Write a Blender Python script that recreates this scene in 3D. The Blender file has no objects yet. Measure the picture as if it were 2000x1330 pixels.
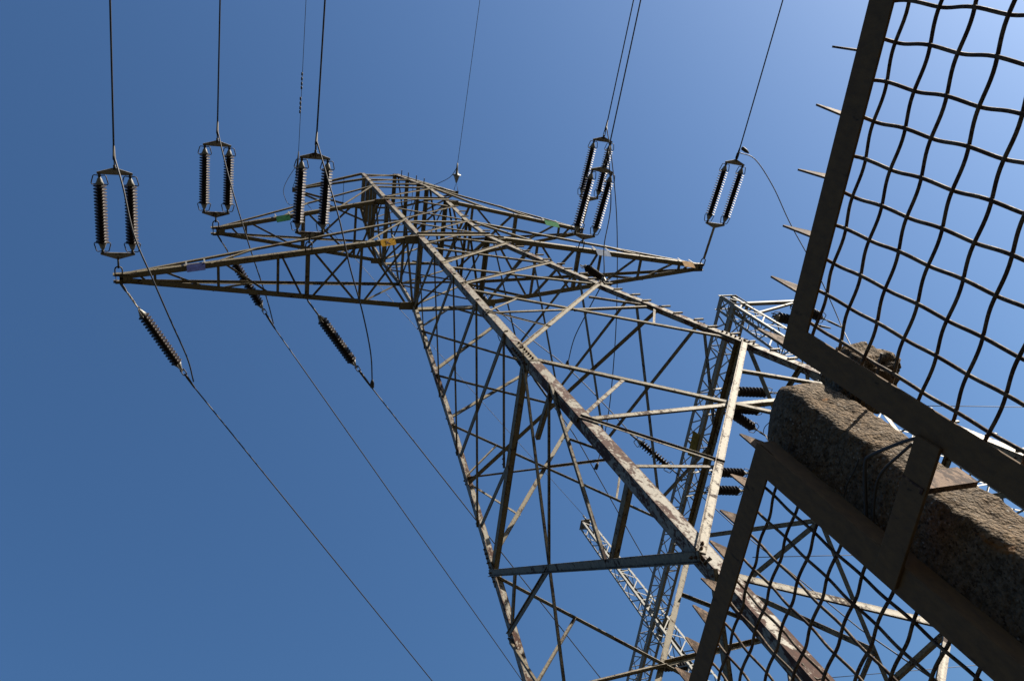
import bpy, math, random
from math import pi, sin, cos, radians
from mathutils import Vector as V, Matrix, noise
random.seed(7)
S = bpy.context.scene
COL = S.collection

# ------------------------------------------------------------------ camera
CAM = V((-7.37626, -7.50343, 1.6))
RW = Matrix(((0.9160016935823208, -0.12628092095455365, -0.3807808114350571),
             (-0.05080532942372741, 0.9050076616802928, -0.4223505070460546),
             (0.3979443627649691, 0.4062194743027255, 0.8225728070150968)))
FPX = 1626.847
cd = bpy.data.cameras.new('camera'); cam = bpy.data.objects.new('camera', cd); COL.objects.link(cam)
cd.sensor_width = 36; cd.lens = FPX / 2000 * 36; cd.clip_start = 0.05; cd.clip_end = 6000
rx, ry, rz = RW[0], -RW[1], -RW[2]
cam.matrix_world = Matrix(((rx[0], ry[0], rz[0], CAM[0]), (rx[1], ry[1], rz[1], CAM[1]), (rx[2], ry[2], rz[2], CAM[2]), (0, 0, 0, 1)))
S.camera = cam

# ------------------------------------------------------------------ light
SUN = V((cos(radians(-33)) * cos(radians(29)), sin(radians(-33)) * cos(radians(29)), sin(radians(29))))
w = bpy.data.worlds.new('World'); S.world = w; w.use_nodes = True
nt = w.node_tree; nt.nodes.clear()
sky = nt.nodes.new('ShaderNodeTexSky'); sky.sky_type = 'NISHITA'; sky.sun_disc = False
sky.sun_elevation = math.asin(SUN.z); sky.sun_rotation = math.atan2(SUN.x, SUN.y)
sky.altitude = 200; sky.air_density = 1.5; sky.dust_density = 3.4; sky.ozone_density = 9.0
bg = nt.nodes.new('ShaderNodeBackground'); bg.inputs[1].default_value = 0.05
wo = nt.nodes.new('ShaderNodeOutputWorld')
tint = nt.nodes.new('ShaderNodeMix'); tint.data_type = 'RGBA'; tint.blend_type = 'MULTIPLY'; tint.inputs[0].default_value = 1
tint.inputs[7].default_value = (.985, .995, .985, 1)
nt.links.new(sky.outputs[0], tint.inputs[6]); hsv = nt.nodes.new('ShaderNodeHueSaturation'); hsv.inputs['Saturation'].default_value = 1.04; hsv.inputs['Value'].default_value = 1.0
nt.links.new(tint.outputs[2], hsv.inputs['Color']); nt.links.new(hsv.outputs[0], bg.inputs[0]); nt.links.new(bg.outputs[0], wo.inputs[0])
ld = bpy.data.lights.new('sun', 'SUN'); lo = bpy.data.objects.new('sun', ld); COL.objects.link(lo)
ld.energy = 5.0; ld.angle = radians(0.53); ld.color = (1.0, 0.90, 0.76)
lo.rotation_euler = SUN.to_track_quat('Z', 'Y').to_euler(); lo.location = (0, 0, 60)
S.view_settings.view_transform = 'Standard'; S.view_settings.look = 'None'; S.view_settings.gamma = 1
S.view_settings.exposure = 1.54

# ------------------------------------------------------------------ materials
def new_mat(name):
    m = bpy.data.materials.new(name); m.use_nodes = True
    b = m.node_tree.nodes['Principled BSDF']
    return m, m.node_tree, b
def N(nt, t, **kw):
    n = nt.nodes.new(t)
    for k, v in kw.items(): setattr(n, k, v)
    return n
def ramp(nt, src, stops):
    r = N(nt, 'ShaderNodeValToRGB'); e = r.color_ramp.elements
    e[0].position = stops[0][0]; e[0].color = stops[0][1]; e[1].position = stops[-1][0]; e[1].color = stops[-1][1]
    for p, c in stops[1:-1]:
        x = e.new(p); x.color = c
    nt.links.new(src, r.inputs[0]); return r
def noise_tex(nt, pos, scale, detail=6, rough=.6, dist=0):
    n = N(nt, 'ShaderNodeTexNoise'); n.inputs['Scale'].default_value = scale; n.inputs['Detail'].default_value = detail
    n.inputs['Roughness'].default_value = rough; n.inputs['Distortion'].default_value = dist
    nt.links.new(pos, n.inputs['Vector']); return n
def g(v): return (v, v, v, 1)
def mixc(nt, fac, a, b):
    m = N(nt, 'ShaderNodeMix', data_type='RGBA')
    nt.links.new(fac, m.inputs[0])
    for s, i in ((a, 6), (b, 7)):
        if isinstance(s, tuple): m.inputs[i].default_value = s
        else: nt.links.new(s, m.inputs[i])
    return m.outputs[2]

def steel(name, paint, paint2, rust, rust_amount, scale=3.0, rough=.62, edge=False):
    m, nt, b = new_mat(name)
    geo = N(nt, 'ShaderNodeNewGeometry'); mp = N(nt, 'ShaderNodeMapping'); mp.inputs['Scale'].default_value = (1, 1, .55); nt.links.new(geo.outputs['Position'], mp.inputs[0]); pos = mp.outputs[0]
    n1 = noise_tex(nt, pos, scale, 10, .72, .6)
    n2 = noise_tex(nt, pos, scale * 7, 6, .6)
    n3 = noise_tex(nt, pos, .35, 3, .5)
    add = N(nt, 'ShaderNodeMath', operation='MULTIPLY_ADD'); nt.links.new(n2.outputs[0], add.inputs[0]); add.inputs[1].default_value = .35; nt.links.new(n1.outputs[0], add.inputs[2])
    add2 = N(nt, 'ShaderNodeMath', operation='MULTIPLY_ADD'); nt.links.new(n3.outputs[0], add2.inputs[0]); add2.inputs[1].default_value = .35; nt.links.new(add.outputs[0], add2.inputs[2])
    if edge:
        bv = N(nt, 'ShaderNodeBevel'); bv.samples = 4; bv.inputs[0].default_value = .035
        dt = N(nt, 'ShaderNodeVectorMath', operation='DOT_PRODUCT'); nt.links.new(bv.outputs[0], dt.inputs[0]); nt.links.new(geo.outputs['Normal'], dt.inputs[1])
        em = ramp(nt, dt.outputs['Value'], [(.75, g(.16)), (.995, g(0))])
        a3 = N(nt, 'ShaderNodeMath', operation='ADD'); nt.links.new(add2.outputs[0], a3.inputs[0]); nt.links.new(em.outputs[0], a3.inputs[1]); add2 = a3
        sz = N(nt, 'ShaderNodeSeparateXYZ'); nt.links.new(geo.outputs['Position'], sz.inputs[0])
        hz_ = N(nt, 'ShaderNodeMapRange'); hz_.inputs[1].default_value = 13; hz_.inputs[2].default_value = 2; hz_.inputs[3].default_value = 0; hz_.inputs[4].default_value = .085; nt.links.new(sz.outputs[2], hz_.inputs[0])
        a4 = N(nt, 'ShaderNodeMath', operation='ADD'); nt.links.new(add2.outputs[0], a4.inputs[0]); nt.links.new(hz_.outputs[0], a4.inputs[1]); add2 = a4
    t = 1.02 - rust_amount
    r = ramp(nt, add2.outputs[0], [(t - .05, g(0)), (t - .01, g(.30)), (t + .005, g(.85)), (t + .05, g(1))])
    base = mixc(nt, ramp(nt, n2.outputs[0], [(.35, g(0)), (.7, g(1))]).outputs[0], paint, paint2)
    rr = mixc(nt, ramp(nt, n2.outputs[0], [(.35, g(0)), (.65, g(1))]).outputs[0], rust, tuple(c * .45 for c in rust[:3]) + (1,))
    nt.links.new(mixc(nt, r.outputs[0], base, rr), b.inputs['Base Color'])
    rg = ramp(nt, r.outputs[0], [(0, g(rough)), (1, g(.9))]); nt.links.new(rg.outputs[0], b.inputs['Roughness'])
    b.inputs['Specular IOR Level'].default_value = .35
    bp = N(nt, 'ShaderNodeBump'); bp.inputs['Strength'].default_value = .35; bp.inputs['Distance'].default_value = .004
    nt.links.new(add.outputs[0], bp.inputs['Height']); nt.links.new(bp.outputs[0], b.inputs['Normal'])
    return m
M = {}
M['tower'] = steel('weathered_paint', (0.139, 0.116, 0.068, 1), (0.054, 0.045, 0.027, 1), (0.028, 0.011, 0.005, 1), .045, 5.5, edge=True)
M['leg'] = steel('rusty_paint', (0.165, 0.150, 0.118, 1), (0.101, 0.092, 0.070, 1), (0.047, 0.015, 0.007, 1), .12, 5.0, edge=True)
M['gantry'] = steel('grey_paint', (0.155, 0.155, 0.141, 1), (0.121, 0.121, 0.110, 1), (0.075, 0.037, 0.018, 1), .0, 3)
M['fence'] = steel('dark_fence_paint', (0.094, 0.055, 0.024, 1), (0.061, 0.037, 0.019, 1), (0.042, 0.026, 0.014, 1), .03, 14, .9)
M['spike'] = steel('rusty_sheet', (0.109, 0.068, 0.038, 1), (0.075, 0.046, 0.026, 1), (0.043, 0.021, 0.010, 1), .18, 34, .85)
M['meshwire'] = steel('brown_wire', (0.086, 0.059, 0.034, 1), (0.054, 0.038, 0.023, 1), (0.045, 0.023, 0.013, 1), .17, 40, .8)
M['bracket'] = steel('rusty_bracket', (0.115, 0.066, 0.035, 1), (0.069, 0.035, 0.017, 1), (0.035, 0.014, 0.008, 1), .18, 28, .85)
M['fitting'] = steel('galvanised_fitting', (0.196, 0.184, 0.156, 1), (0.138, 0.127, 0.104, 1), (0.046, 0.023, 0.012, 1), .12, 12)
def plain(name, col, rough=.5, metal=0, spec=.5):
    m, nt, b = new_mat(name)
    geo = N(nt, 'ShaderNodeNewGeometry'); n = noise_tex(nt, geo.outputs['Position'], 12, 4)
    c2 = tuple(c * .65 for c in col[:3]) + (1,)
    nt.links.new(mixc(nt, ramp(nt, n.outputs[0], [(.35, g(0)), (.65, g(1))]).outputs[0], col, c2), b.inputs['Base Color'])
    b.inputs['Roughness'].default_value = rough; b.inputs['Metallic'].default_value = metal; b.inputs['Specular IOR Level'].default_value = spec
    return m
M['glaze'] = plain('brown_glaze', (0.014, 0.007, 0.005, 1), .55, 0, .22)
M['cap'] = plain('cast_cap', (0.161, 0.156, 0.138, 1), .55, .2)
M['wire'] = plain('dull_conductor', (.03, .03, .034, 1), .6, .2)
M['dark'] = plain('dark_iron', (.03, .026, .022, 1), .7, .1)
M['blue'] = plain('blue_enamel', (0.041, 0.054, 0.163, 1), .9, 0, .08)
M['green'] = plain('green_enamel', (0.034, 0.136, 0.061, 1), .9, 0, .08)
M['yellow'] = plain('yellow_enamel', (0.506, 0.276, 0.032, 1), .9, 0, .08)
M['white'] = plain('pale_blue_enamel', (0.177, 0.211, 0.286, 1), .9, 0, .08)
M['orange'] = plain('peach_enamel', (0.340, 0.218, 0.116, 1), .9, 0, .08)
M['ochre'] = plain('ochre_enamel', (0.163, 0.109, 0.020, 1), .9, 0, .08)
M['ink'] = plain('brown_ink', (.09, .03, .012, 1), .7)

def concrete():
    m, nt, b = new_mat('weathered_concrete')
    geo = N(nt, 'ShaderNodeNewGeometry'); pos = geo.outputs['Position']
    vor = N(nt, 'ShaderNodeTexVoronoi'); vor.inputs['Scale'].default_value = 190; vor.inputs['Randomness'].default_value = 1; nt.links.new(pos, vor.inputs['Vector'])
    vor2 = N(nt, 'ShaderNodeTexVoronoi'); vor2.inputs['Scale'].default_value = 60; nt.links.new(pos, vor2.inputs['Vector'])
    n1 = noise_tex(nt, pos, 90, 6, .7); n2 = noise_tex(nt, pos, 10, 5, .6); n3 = noise_tex(nt, pos, 17, 5, .6, .5)
    sand = mixc(nt, ramp(nt, n1.outputs[0], [(.35, g(0)), (.62, g(1))]).outputs[0], (0.052, 0.035, 0.021, 1), (0.137, 0.096, 0.059, 1))
    sepc = N(nt, 'ShaderNodeSeparateColor'); nt.links.new(vor.outputs['Color'], sepc.inputs[0])
    stone = ramp(nt, sepc.outputs[0], [(0, (.04, .03, .022, 1)), (.5, (.09, .068, .048, 1)), (.85, (.18, .145, .11, 1)), (1, (.27, .25, .22, 1))])
    msk = ramp(nt, vor.outputs['Distance'], [(.30, g(1)), (.5, g(0))])
    sel = ramp(nt, sepc.outputs[1], [(.45, g(0)), (.5, g(1))])
    mm = N(nt, 'ShaderNodeMath', operation='MULTIPLY'); nt.links.new(msk.outputs[0], mm.inputs[0]); nt.links.new(sel.outputs[0], mm.inputs[1])
    c = mixc(nt, mm.outputs[0], sand, stone.outputs[0])
    dirt = ramp(nt, n2.outputs[0], [(.40, g(0)), (.66, g(1))])
    c = mixc(nt, dirt.outputs[0], c, mixc(nt, ramp(nt, n1.outputs[0], [(.4, g(0)), (.6, g(1))]).outputs[0], (.05, .042, .032, 1), (.13, .105, .078, 1)))
    pits = noise_tex(nt, pos, 150, 3, .55); pt = ramp(nt, pits.outputs[0], [(.34, g(1)), (.43, g(0))]); c = mixc(nt, pt.outputs[0], c, (.03, .021, .014, 1))
    moss = ramp(nt, n3.outputs[0], [(.635, g(0)), (.72, g(.8))])
    c = mixc(nt, moss.outputs[0], c, (0.195, 0.083, 0.021, 1))
    nt.links.new(c, b.inputs['Base Color']); b.inputs['Roughness'].default_value = .95; b.inputs['Specular IOR Level'].default_value = .15
    h = N(nt, 'ShaderNodeMath', operation='MULTIPLY_ADD'); nt.links.new(vor.outputs['Distance'], h.inputs[0]); h.inputs[1].default_value = -.7; nt.links.new(n1.outputs[0], h.inputs[2])
    bp = N(nt, 'ShaderNodeBump'); bp.inputs['Strength'].default_value = 1.0; bp.inputs['Distance'].default_value = .006
    nt.links.new(h.outputs[0], bp.inputs['Height']); nt.links.new(bp.outputs[0], b.inputs['Normal'])
    return m
M['concrete'] = concrete()
def ground_mat():
    m, nt, b = new_mat('gravel_and_grass')
    geo = N(nt, 'ShaderNodeNewGeometry'); pos = geo.outputs['Position']
    n = noise_tex(nt, pos, .4, 6); n2 = noise_tex(nt, pos, 25, 4)
    c = mixc(nt, ramp(nt, n.outputs[0], [(.42, g(0)), (.58, g(1))]).outputs[0], (.030, .024, .016, 1), (.018, .021, .010, 1))
    c = mixc(nt, ramp(nt, n2.outputs[0], [(.4, g(0)), (.7, g(1))]).outputs[0], c, (.022, .018, .013, 1))
    nt.links.new(c, b.inputs['Base Color']); b.inputs['Roughness'].default_value = .95
    return m
M['ground'] = ground_mat()

# ------------------------------------------------------------------ mesh helpers
class MB:
    def __init__(s): s.v = []; s.f = []; s.sm = []
    def poly(s, pts, faces, smooth=False):
        o = len(s.v); s.v += [tuple(p) for p in pts]; s.f += [tuple(i + o for i in f) for f in faces]; s.sm += [smooth] * len(faces)
    def extrude(s, sec, p, q, d1, d2):
        """closed 2-D section swept from p to q; section axes d1, d2"""
        n = len(sec); P = [V(p) + d1 * a + d2 * b for a, b in sec] + [V(q) + d1 * a + d2 * b for a, b in sec]
        ax = (V(q) - V(p))
        flip = d1.cross(d2).dot(ax) < 0
        F = [(i, (i + 1) % n, n + (i + 1) % n, n + i) for i in range(n)]
        if n == 6:   # L section: two convex caps at each end
            caps = [(3, 2, 1, 0), (5, 4, 3, 0), (n + 0, n + 1, n + 2, n + 3), (n + 0, n + 3, n + 4, n + 5)]
        else: caps = [tuple(reversed(range(n))), tuple(range(n, 2 * n))]
        F += caps
        if flip: F = [tuple(reversed(f)) for f in F]
        s.poly(P, F)
    def angle(s, p, q, wd, t, d1, d2, w2=None):
        w2 = w2 or wd
        ax = (V(q) - V(p)).normalized(); d1 = (d1 - ax * d1.dot(ax)).normalized(); d2 = d2 - ax * d2.dot(ax); d2 = (d2 - d1 * d2.dot(d1)).normalized()
        s.extrude([(0, 0), (wd, 0), (wd, t), (t, t), (t, w2), (0, w2)], p, q, d1, d2)
    def bar(s, p, q, wd, t, d1):
        """flat bar, width wd along d1, thickness t, centred on p-q"""
        ax = (V(q) - V(p)).normalized(); d1 = (d1 - ax * d1.dot(ax)).normalized(); d2 = ax.cross(d1)
        a, b = wd / 2, t / 2
        s.extrude([(-a, -b), (a, -b), (a, b), (-a, b)], p, q, d1, d2)
    def prism(s, pts, th):
        th = V(th); n = len(pts); P = [V(p) - th / 2 for p in pts] + [V(p) + th / 2 for p in pts]
        nr = (V(pts[1]) - V(pts[0])).cross(V(pts[2]) - V(pts[1]))
        F = [tuple(reversed(range(n))), tuple(range(n, 2 * n))] + [(i, (i + 1) % n, n + (i + 1) % n, n + i) for i in range(n)]
        if nr.dot(th) < 0: F = [tuple(reversed(f)) for f in F]
        s.poly(P, F)
    def tube(s, pts, r, n=8, closed=False, rs=None):
        pts = [V(p) for p in pts]; m = len(pts); rings = []
        up = None
        for i, p in enumerate(pts):
            a = pts[(i - 1) % m] if (closed or i > 0) else pts[i]; b = pts[(i + 1) % m] if (closed or i < m - 1) else pts[i]
            t = (b - a).normalized()
            if up is None: up = t.orthogonal().normalized()
            up = (up - t * up.dot(t)).normalized(); sd = t.cross(up)
            rr = rs[i] if rs else r
            rings.append([p + (up * cos(2 * pi * k / n) + sd * sin(2 * pi * k / n)) * rr for k in range(n)])
        P = [q for rg in rings for q in rg]; F = []
        for i in range(m if closed else m - 1):
            j = (i + 1) % m
            for k in range(n): F.append((i * n + k, i * n + (k + 1) % n, j * n + (k + 1) % n, j * n + k))
        if not closed: F += [tuple(reversed(range(n))), tuple(range((m - 1) * n, m * n))]
        s.poly(P, F, True)
    def lathe(s, prof, p, q, n=20):
        """prof: (distance along p-q in metres, radius)"""
        p = V(p); ax = (V(q) - p).normalized(); u = ax.orthogonal().normalized(); w_ = ax.cross(u)
        P = [p + ax * z + (u * cos(2 * pi * k / n) + w_ * sin(2 * pi * k / n)) * r for z, r in prof for k in range(n)]
        m = len(prof); F = [(i * n + k, i * n + (k + 1) % n, (i + 1) * n + (k + 1) % n, (i + 1) * n + k) for i in range(m - 1) for k in range(n)]
        F += [tuple(reversed(range(n))), tuple(range((m - 1) * n, m * n))]
        s.poly(P, F, True)
    def mesh(s, name, mat):
        me = bpy.data.meshes.new(name); me.from_pydata(s.v, [], s.f); me.update()
        me.polygons.foreach_set('use_smooth', s.sm); me.materials.append(M[mat] if isinstance(mat, str) else mat)
        return me
    def build(s, name, mat, parent=None, label=None):
        o = bpy.data.objects.new(name, s.mesh(name, mat)); COL.objects.link(o)
        if parent: o.parent = parent
        if label: o['label'] = label
        return o
def smooth_angle(o, a=40):
    try: o.data.set_sharp_from_angle(angle=radians(a))
    except Exception: pass
def inst(name, me, parent, mat=None):
    o = bpy.data.objects.new(name, me); COL.objects.link(o); o.parent = parent
    if mat is not None: o.matrix_local = mat
    return o
def tag(o, label, cat, group=None, kind=None):
    if label: o['label'] = label
    if cat: o['category'] = cat
    if group: o['group'] = group
    if kind: o['kind'] = kind
    return o
def empty(name, loc=(0, 0, 0), mat=None):
    o = bpy.data.objects.new(name, None); COL.objects.link(o)
    if mat is not None: o.matrix_world = mat
    else: o.location = loc
    o.empty_display_size = .2
    return o
# measured directions turned into points at a real height or a real x
def ray(u, v): return (RW.transposed() @ V(((u - 1000) / FPX, (v - 665) / FPX, 1))).normalized()
def at_z(u, v, z):
    r = ray(u, v); return CAM + r * ((z - CAM.z) / r.z)
def at_x(u, v, x):
    r = ray(u, v); return CAM + r * ((x - CAM.x) / r.x)

# ------------------------------------------------------------------ ground
mb = MB(); R_ = 4000
mb.poly([(-R_, -R_, 0), (R_, -R_, 0), (R_, R_, 0), (-R_, R_, 0)], [(0, 1, 2, 3)])
tag(mb.build('ground', 'ground'), None, None, kind='structure')

hm, hnt, hb = new_mat('added_hill_forest')  # dark forest colour for the added hills, which stay out of view
hg = N(hnt, 'ShaderNodeNewGeometry'); hn = noise_tex(hnt, hg.outputs['Position'], .05, 8, .7)
hnt.links.new(mixc(hnt, ramp(hnt, hn.outputs[0], [(.4, g(0)), (.6, g(1))]).outputs[0], (.022, .032, .014, 1), (.045, .055, .022, 1)), hb.inputs['Base Color']); hb.inputs['Roughness'].default_value = 1
M['added_forest'] = hm
mb = MB(); P = []; na, nr = 160, 24  # unseen hill ring added to block bright horizon sky and darken shaded steel
for j in range(nr + 1):
    for i in range(na):
        a = 2 * pi * i / na; rr_ = 230 + j * 38; t = min(1, j / 14)
        hgt = (t * t * (3 - 2 * t)) * (150 + 45 * noise.fractal(V((cos(a) * 2.2, sin(a) * 2.2, 1.7)), 1, 2, 4)) + (t * 9 * noise.noise(V((cos(a) * rr_ * .02, sin(a) * rr_ * .02, 5))))
        P.append((cos(a) * rr_, sin(a) * rr_, hgt - 1.5))
mb.poly(P, [(j * na + i, j * na + (i + 1) % na, (j + 1) * na + (i + 1) % na, (j + 1) * na + i) for j in range(nr) for i in range(na)], True)
tag(mb.build('added_horizon_hills', 'added_forest'), None, None, kind='structure')

# ------------------------------------------------------------------ lattice tower
ZB = 21.05
HZ = [0.0, 12.07, 16.07, 21.05, 22.60, 24.47, 26.20, 28.81]
HH = [3.69, 2.117, 1.593, 1.0, .9455, .975, .917, .610]
def hw(z):
    for i in range(len(HZ) - 1):
        if z <= HZ[i + 1] or i == len(HZ) - 2:
            t = (z - HZ[i]) / (HZ[i + 1] - HZ[i]); return HH[i] + t * (HH[i + 1] - HH[i])
SG = {'A': (-1, -1), 'C': (1, -1), 'B': (-1, 1), 'D': (1, 1)}
def LG(k, rz): # leg point; rz relative to the big crossarm
    z = ZB + rz; h = hw(z); return V((SG[k][0] * h, SG[k][1] * h, z))
FACES = {'AC': ('A', 'C', V((0, -1, 0))), 'BD': ('B', 'D', V((0, 1, 0))), 'AB': ('A', 'B', V((-1, 0, 0))), 'CD': ('C', 'D', V((1, 0, 0)))}
tower = tag(empty('lattice_tower'), 'tall rusty grey lattice pylon with two big crossarms rising through the middle of the picture', 'pylon')

for k in 'ACBD':
    sx, sy = SG[k]
    mb = MB(); segs = [(-21.05, -9.0, .165, .016), (-9.0, 0, .15, .014), (0, 3.42, .13, .012), (3.42, 5.15, .125, .012), (5.15, 7.80, .11, .011)]
    for a, b, wd, t in segs:
        brk = [a] + [z - ZB for z in HZ if a < z - ZB < b] + [b]
        for z0, z1 in zip(brk, brk[1:]):
            mb.angle(LG(k, z0), LG(k, z1), wd, t, V((-sx, 0, 0)), V((0, -sy, 0)))
    leg = mb.build('leg', 'leg', tower)
    # bolted splice sleeves
    for zc, wd in ((-8.95, .172), (-1.0, .0)):
        if not wd: continue
        p, q = LG(k, zc - .42), LG(k, zc + .42); off = V((sx, sy, 0)) * .011
        s = MB(); s.angle(p + off, q + off, wd, .0105, V((-sx, 0, 0)), V((0, -sy, 0))); s.build('splice_plate', 'tower', leg)
        for i in range(8):
            c = p.lerp(q, (i + .5) / 8) + off
            for d, nrm in ((V((-sx, 0, 0)), V((0, sy, 0))), (V((0, -sy, 0)), V((sx, 0, 0)))):
                b = MB(); e = c + d * .085; b.lathe([(0, .021), (.020, .021), (.0205, .012), (.034, .012)], e, e + nrm, 6)
                b.build('bolt', 'bracket', leg)
    if k == 'C':
        i = 0; z = -17.0
        while z < 3.3:
            p = LG(k, z) + V((-.11 if i % 2 else -.02, -.014, 0)); s = MB()
            s.bar(p, p + V((.20, -.0, 0)),   .034, .03, V((0, 0, 1))); s.build('step_bolt', 'tower', leg)
            z += .46; i += 1
        for z in (5.5, 6.1, 6.75, 7.3):
            p = LG(k, z); s = MB(); s.bar(p + V((-.03, .02, 0)), p + V((-.03, -.20, 0)), .028, .022, V((0, 0, 1))); s.build('step_bolt', 'tower', leg)

def fpt(face, end, rz):
    a, b, n = FACES[face]; return LG(a if end == 0 else b, rz)
def member(face, p, q, wd, t, out, name, mat='tower', flip=1, lift=0.0):
    """an angle iron lying on a tower face; out=1 outside the legs, 0 inside"""
    n = FACES[face][2]; ax = (q - p).normalized(); nn = (n - ax * n.dot(ax)).normalized(); m = ax.cross(nn) * flip
    mb = MB()
    if out: base = nn * (.003 + lift); mb.angle(p + base - m * wd / 2, q + base - m * wd / 2, wd, t, m, nn, wd * .38)
    else: base = -nn * (.019 + lift); mb.angle(p + base - m * wd / 2, q + base - m * wd / 2, wd, t, m, -nn, wd * .9)
    o = mb.build(name, mat, tower)
    if out and min(p.z, q.z) < 17 and name == 'diagonal_brace':
        for e, dr in ((p, ax), (q, -ax)):
            for k_ in (.06, .15):
                if e.z > 16.5: continue
                b = MB(); c = e + dr * k_ + nn * (.003 + lift + t); b.lathe([(0, .018), (.016, .018), (.017, .010), (.028, .010)], c, c + nn, 6); b.build('bolt', 'bracket', o)
    return o
def D(face, e0, z0, e1, z1, wd=.07, out=0, name='diagonal_brace', flip=1, lift=0.0):
    wd *= .9
    return member(face, fpt(face, e0, z0), fpt(face, e1, z1), wd, wd * .11, out, name, 'tower', flip, lift)
def H(face, rz, wd=.07, out=0, name='horizontal_brace', lift=.012):
    return member(face, fpt(face, 0, rz), fpt(face, 1, rz), wd, wd * .12, out, name, 'tower', 1, lift)
def mid(face, rz, t=.5): return fpt(face, 0, rz).lerp(fpt(face, 1, rz), t)
def L(face, p, q, wd=.05, out=0, name='redundant_brace', flip=1): return member(face, p, q, wd, wd * .11, out, name, 'tower', flip, .010)
def xcross(face, z0, z1):
    a0, b0 = fpt(face, 0, z0), fpt(face, 1, z0); w0 = (a0 - b0).length; w1 = (fpt(face, 0, z1) - fpt(face, 1, z1)).length
    t = w0 / (w0 + w1); return a0.lerp(fpt(face, 1, z1), t), z0 + (z1 - z0) * t

for fc in ('AC', 'BD'):
    # head
    H(fc, 7.72, .07); H(fc, 6.68, .06); H(fc, 5.78, .06); H(fc, 5.12, .06); H(fc, 3.42, .13, 1); H(fc, 1.55, .07)
    D(fc, 0, 6.75, 1, 7.62, .05, 1); D(fc, 0, 5.85, 1, 6.6, .05, 1); D(fc, 0, 5.2, 1, 5.72, .05, 1)
    D(fc, 0, 3.62, 1, 4.85, .075, 1)
    L(fc, mid(fc, 3.40), fpt(fc, 0, 2.85), .06, 1, 'diagonal_brace'); L(fc, mid(fc, 3.40), fpt(fc, 1, 2.85), .055, 0, 'diagonal_brace')
    D(fc, 0, 2.75, 1, 1.62, .055, 0); D(fc, 0, 1.62, 1, 2.8, .06, 1)
    D(fc, 0, 1.5, 1, .22, .055, 0); D(fc, 0, .15, 1, 1.48, .065, 1)
    # body
    H(fc, 0.02, .16, 1)
    L(fc, mid(fc, -.06), fpt(fc, 0, -1.0), .075, 1, 'diagonal_brace'); L(fc, mid(fc, -.06), fpt(fc, 1, -.85), .065, 0, 'diagonal_brace')
    D(fc, 0, -1.15, 1, -3.05, .07, 0); D(fc, 0, -2.95, 1, -.9, .095, 1)
    D(fc, 0, -3.1, 1, -4.95, .07, 0); D(fc, 0, -4.75, 1, -3.0, .085, 1)
    for (z0, z1) in ((-4.95, -8.95), (-9.1, -14.75)):
        big = z0 < -8
        D(fc, 0, z0, 1, z1, .085 if big else .07, 0); D(fc, 0, z1 + .1, 1, z0 + .05, .115 if big else .09, 1, 'diagonal_brace', 1)
        x, zx = xcross(fc, z0, z1)
        for e in (0, 1):
            leg = fpt(fc, e, zx); L(fc, leg, x, .08 if big else .05, 0, 'horizontal_brace')
            zt = (z0 + zx) / 2; up = fpt(fc, e, z0).lerp(x, .5); lw = fpt(fc, e, z1).lerp(x, .5)
            L(fc, leg, up, .06 if big else .045, 0); L(fc, leg, lw, .06 if big else .045, 1 if e == 0 else 0)
            if big:
                L(fc, fpt(fc, e, zx - 1.3), lw, .05, 0)
    D(fc, 0, -14.9, 1, -20.6, .09, 0); D(fc, 0, -20.5, 1, -14.85, .115, 1)
    x, zx = xcross(fc, -14.9, -20.6)
    for e in (0, 1):
        L(fc, fpt(fc, e, zx), fpt(fc, e, -14.9).lerp(x, .5), .06, 0); L(fc, fpt(fc, e, zx), x, .08, 0, 'horizontal_brace')

for fc in ('AB', 'CD'):
    for z, wd in ((7.72, .12), (6.68, .11), (5.78, .11), (5.12, .12), (3.42, .12), (1.55, .07)): H(fc, z, wd)
    D(fc, 0, 7.6, 1, 6.8, .045); D(fc, 1, 6.6, 0, 5.85, .045, 1); D(fc, 0, 5.0, 1, 3.5, .055, 0); D(fc, 1, 5.05, 0, 3.55, .055, 1)
    D(fc, 0, 3.3, 1, 1.65, .055, 0); D(fc, 1, 3.3, 0, 1.65, .06, 1)
    D(fc, 0, 1.5, 1, .1, .06, 0); D(fc, 1, 1.5, 0, .1, .06, 1)
    H(fc, 0, .12)
    for i, z in enumerate((0, -2, -4, -6)):
        wd = .085 + .006 * i
        D(fc, 0, z - .05, 1, z - 1.95, wd, 1); D(fc, 1, z - .05, 0, z - 1.95, wd * .85, 0)
    H(fc, -9.0, .11)
    m9 = mid(fc, -8.98); L(fc, fpt(fc, 0, -8.0), m9, .085, 1, 'diagonal_brace'); L(fc, fpt(fc, 1, -8.0), m9, .075, 0, 'diagonal_brace')
    z0, z1 = -9.05, -14.7
    D(fc, 0, z0, 1, z1, .105, 1); D(fc, 1, z0, 0, z1, .13 if fc == 'AB' else .09, 1, 'diagonal_brace', -1, .02)
    x, zx = xcross(fc, z0, z1)
    for e in (0, 1):
        L(fc, fpt(fc, e, -10.35), x, .08, 1); lo_ = fpt(fc, e, z1).lerp(x, .52)
        L(fc, fpt(fc, e, -10.45), lo_, .10, 1); L(fc, fpt(fc, e, -13.0), lo_, .085, 0)
        L(fc, fpt(fc, e, -10.35), fpt(fc, e, z0).lerp(x, .42), .07, 0)
    D(fc, 0, -14.9, 1, -20.6, .13, 1); D(fc, 1, -14.9, 0, -20.6, .11, 0)
    x, zx = xcross(fc, -14.9, -20.6)
    for e in (0, 1):
        L(fc, fpt(fc, e, -16.3), x, .09, 0); L(fc, fpt(fc, e, -16.2), fpt(fc, e, -14.9).lerp(x, .45), .07, 0)
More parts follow.
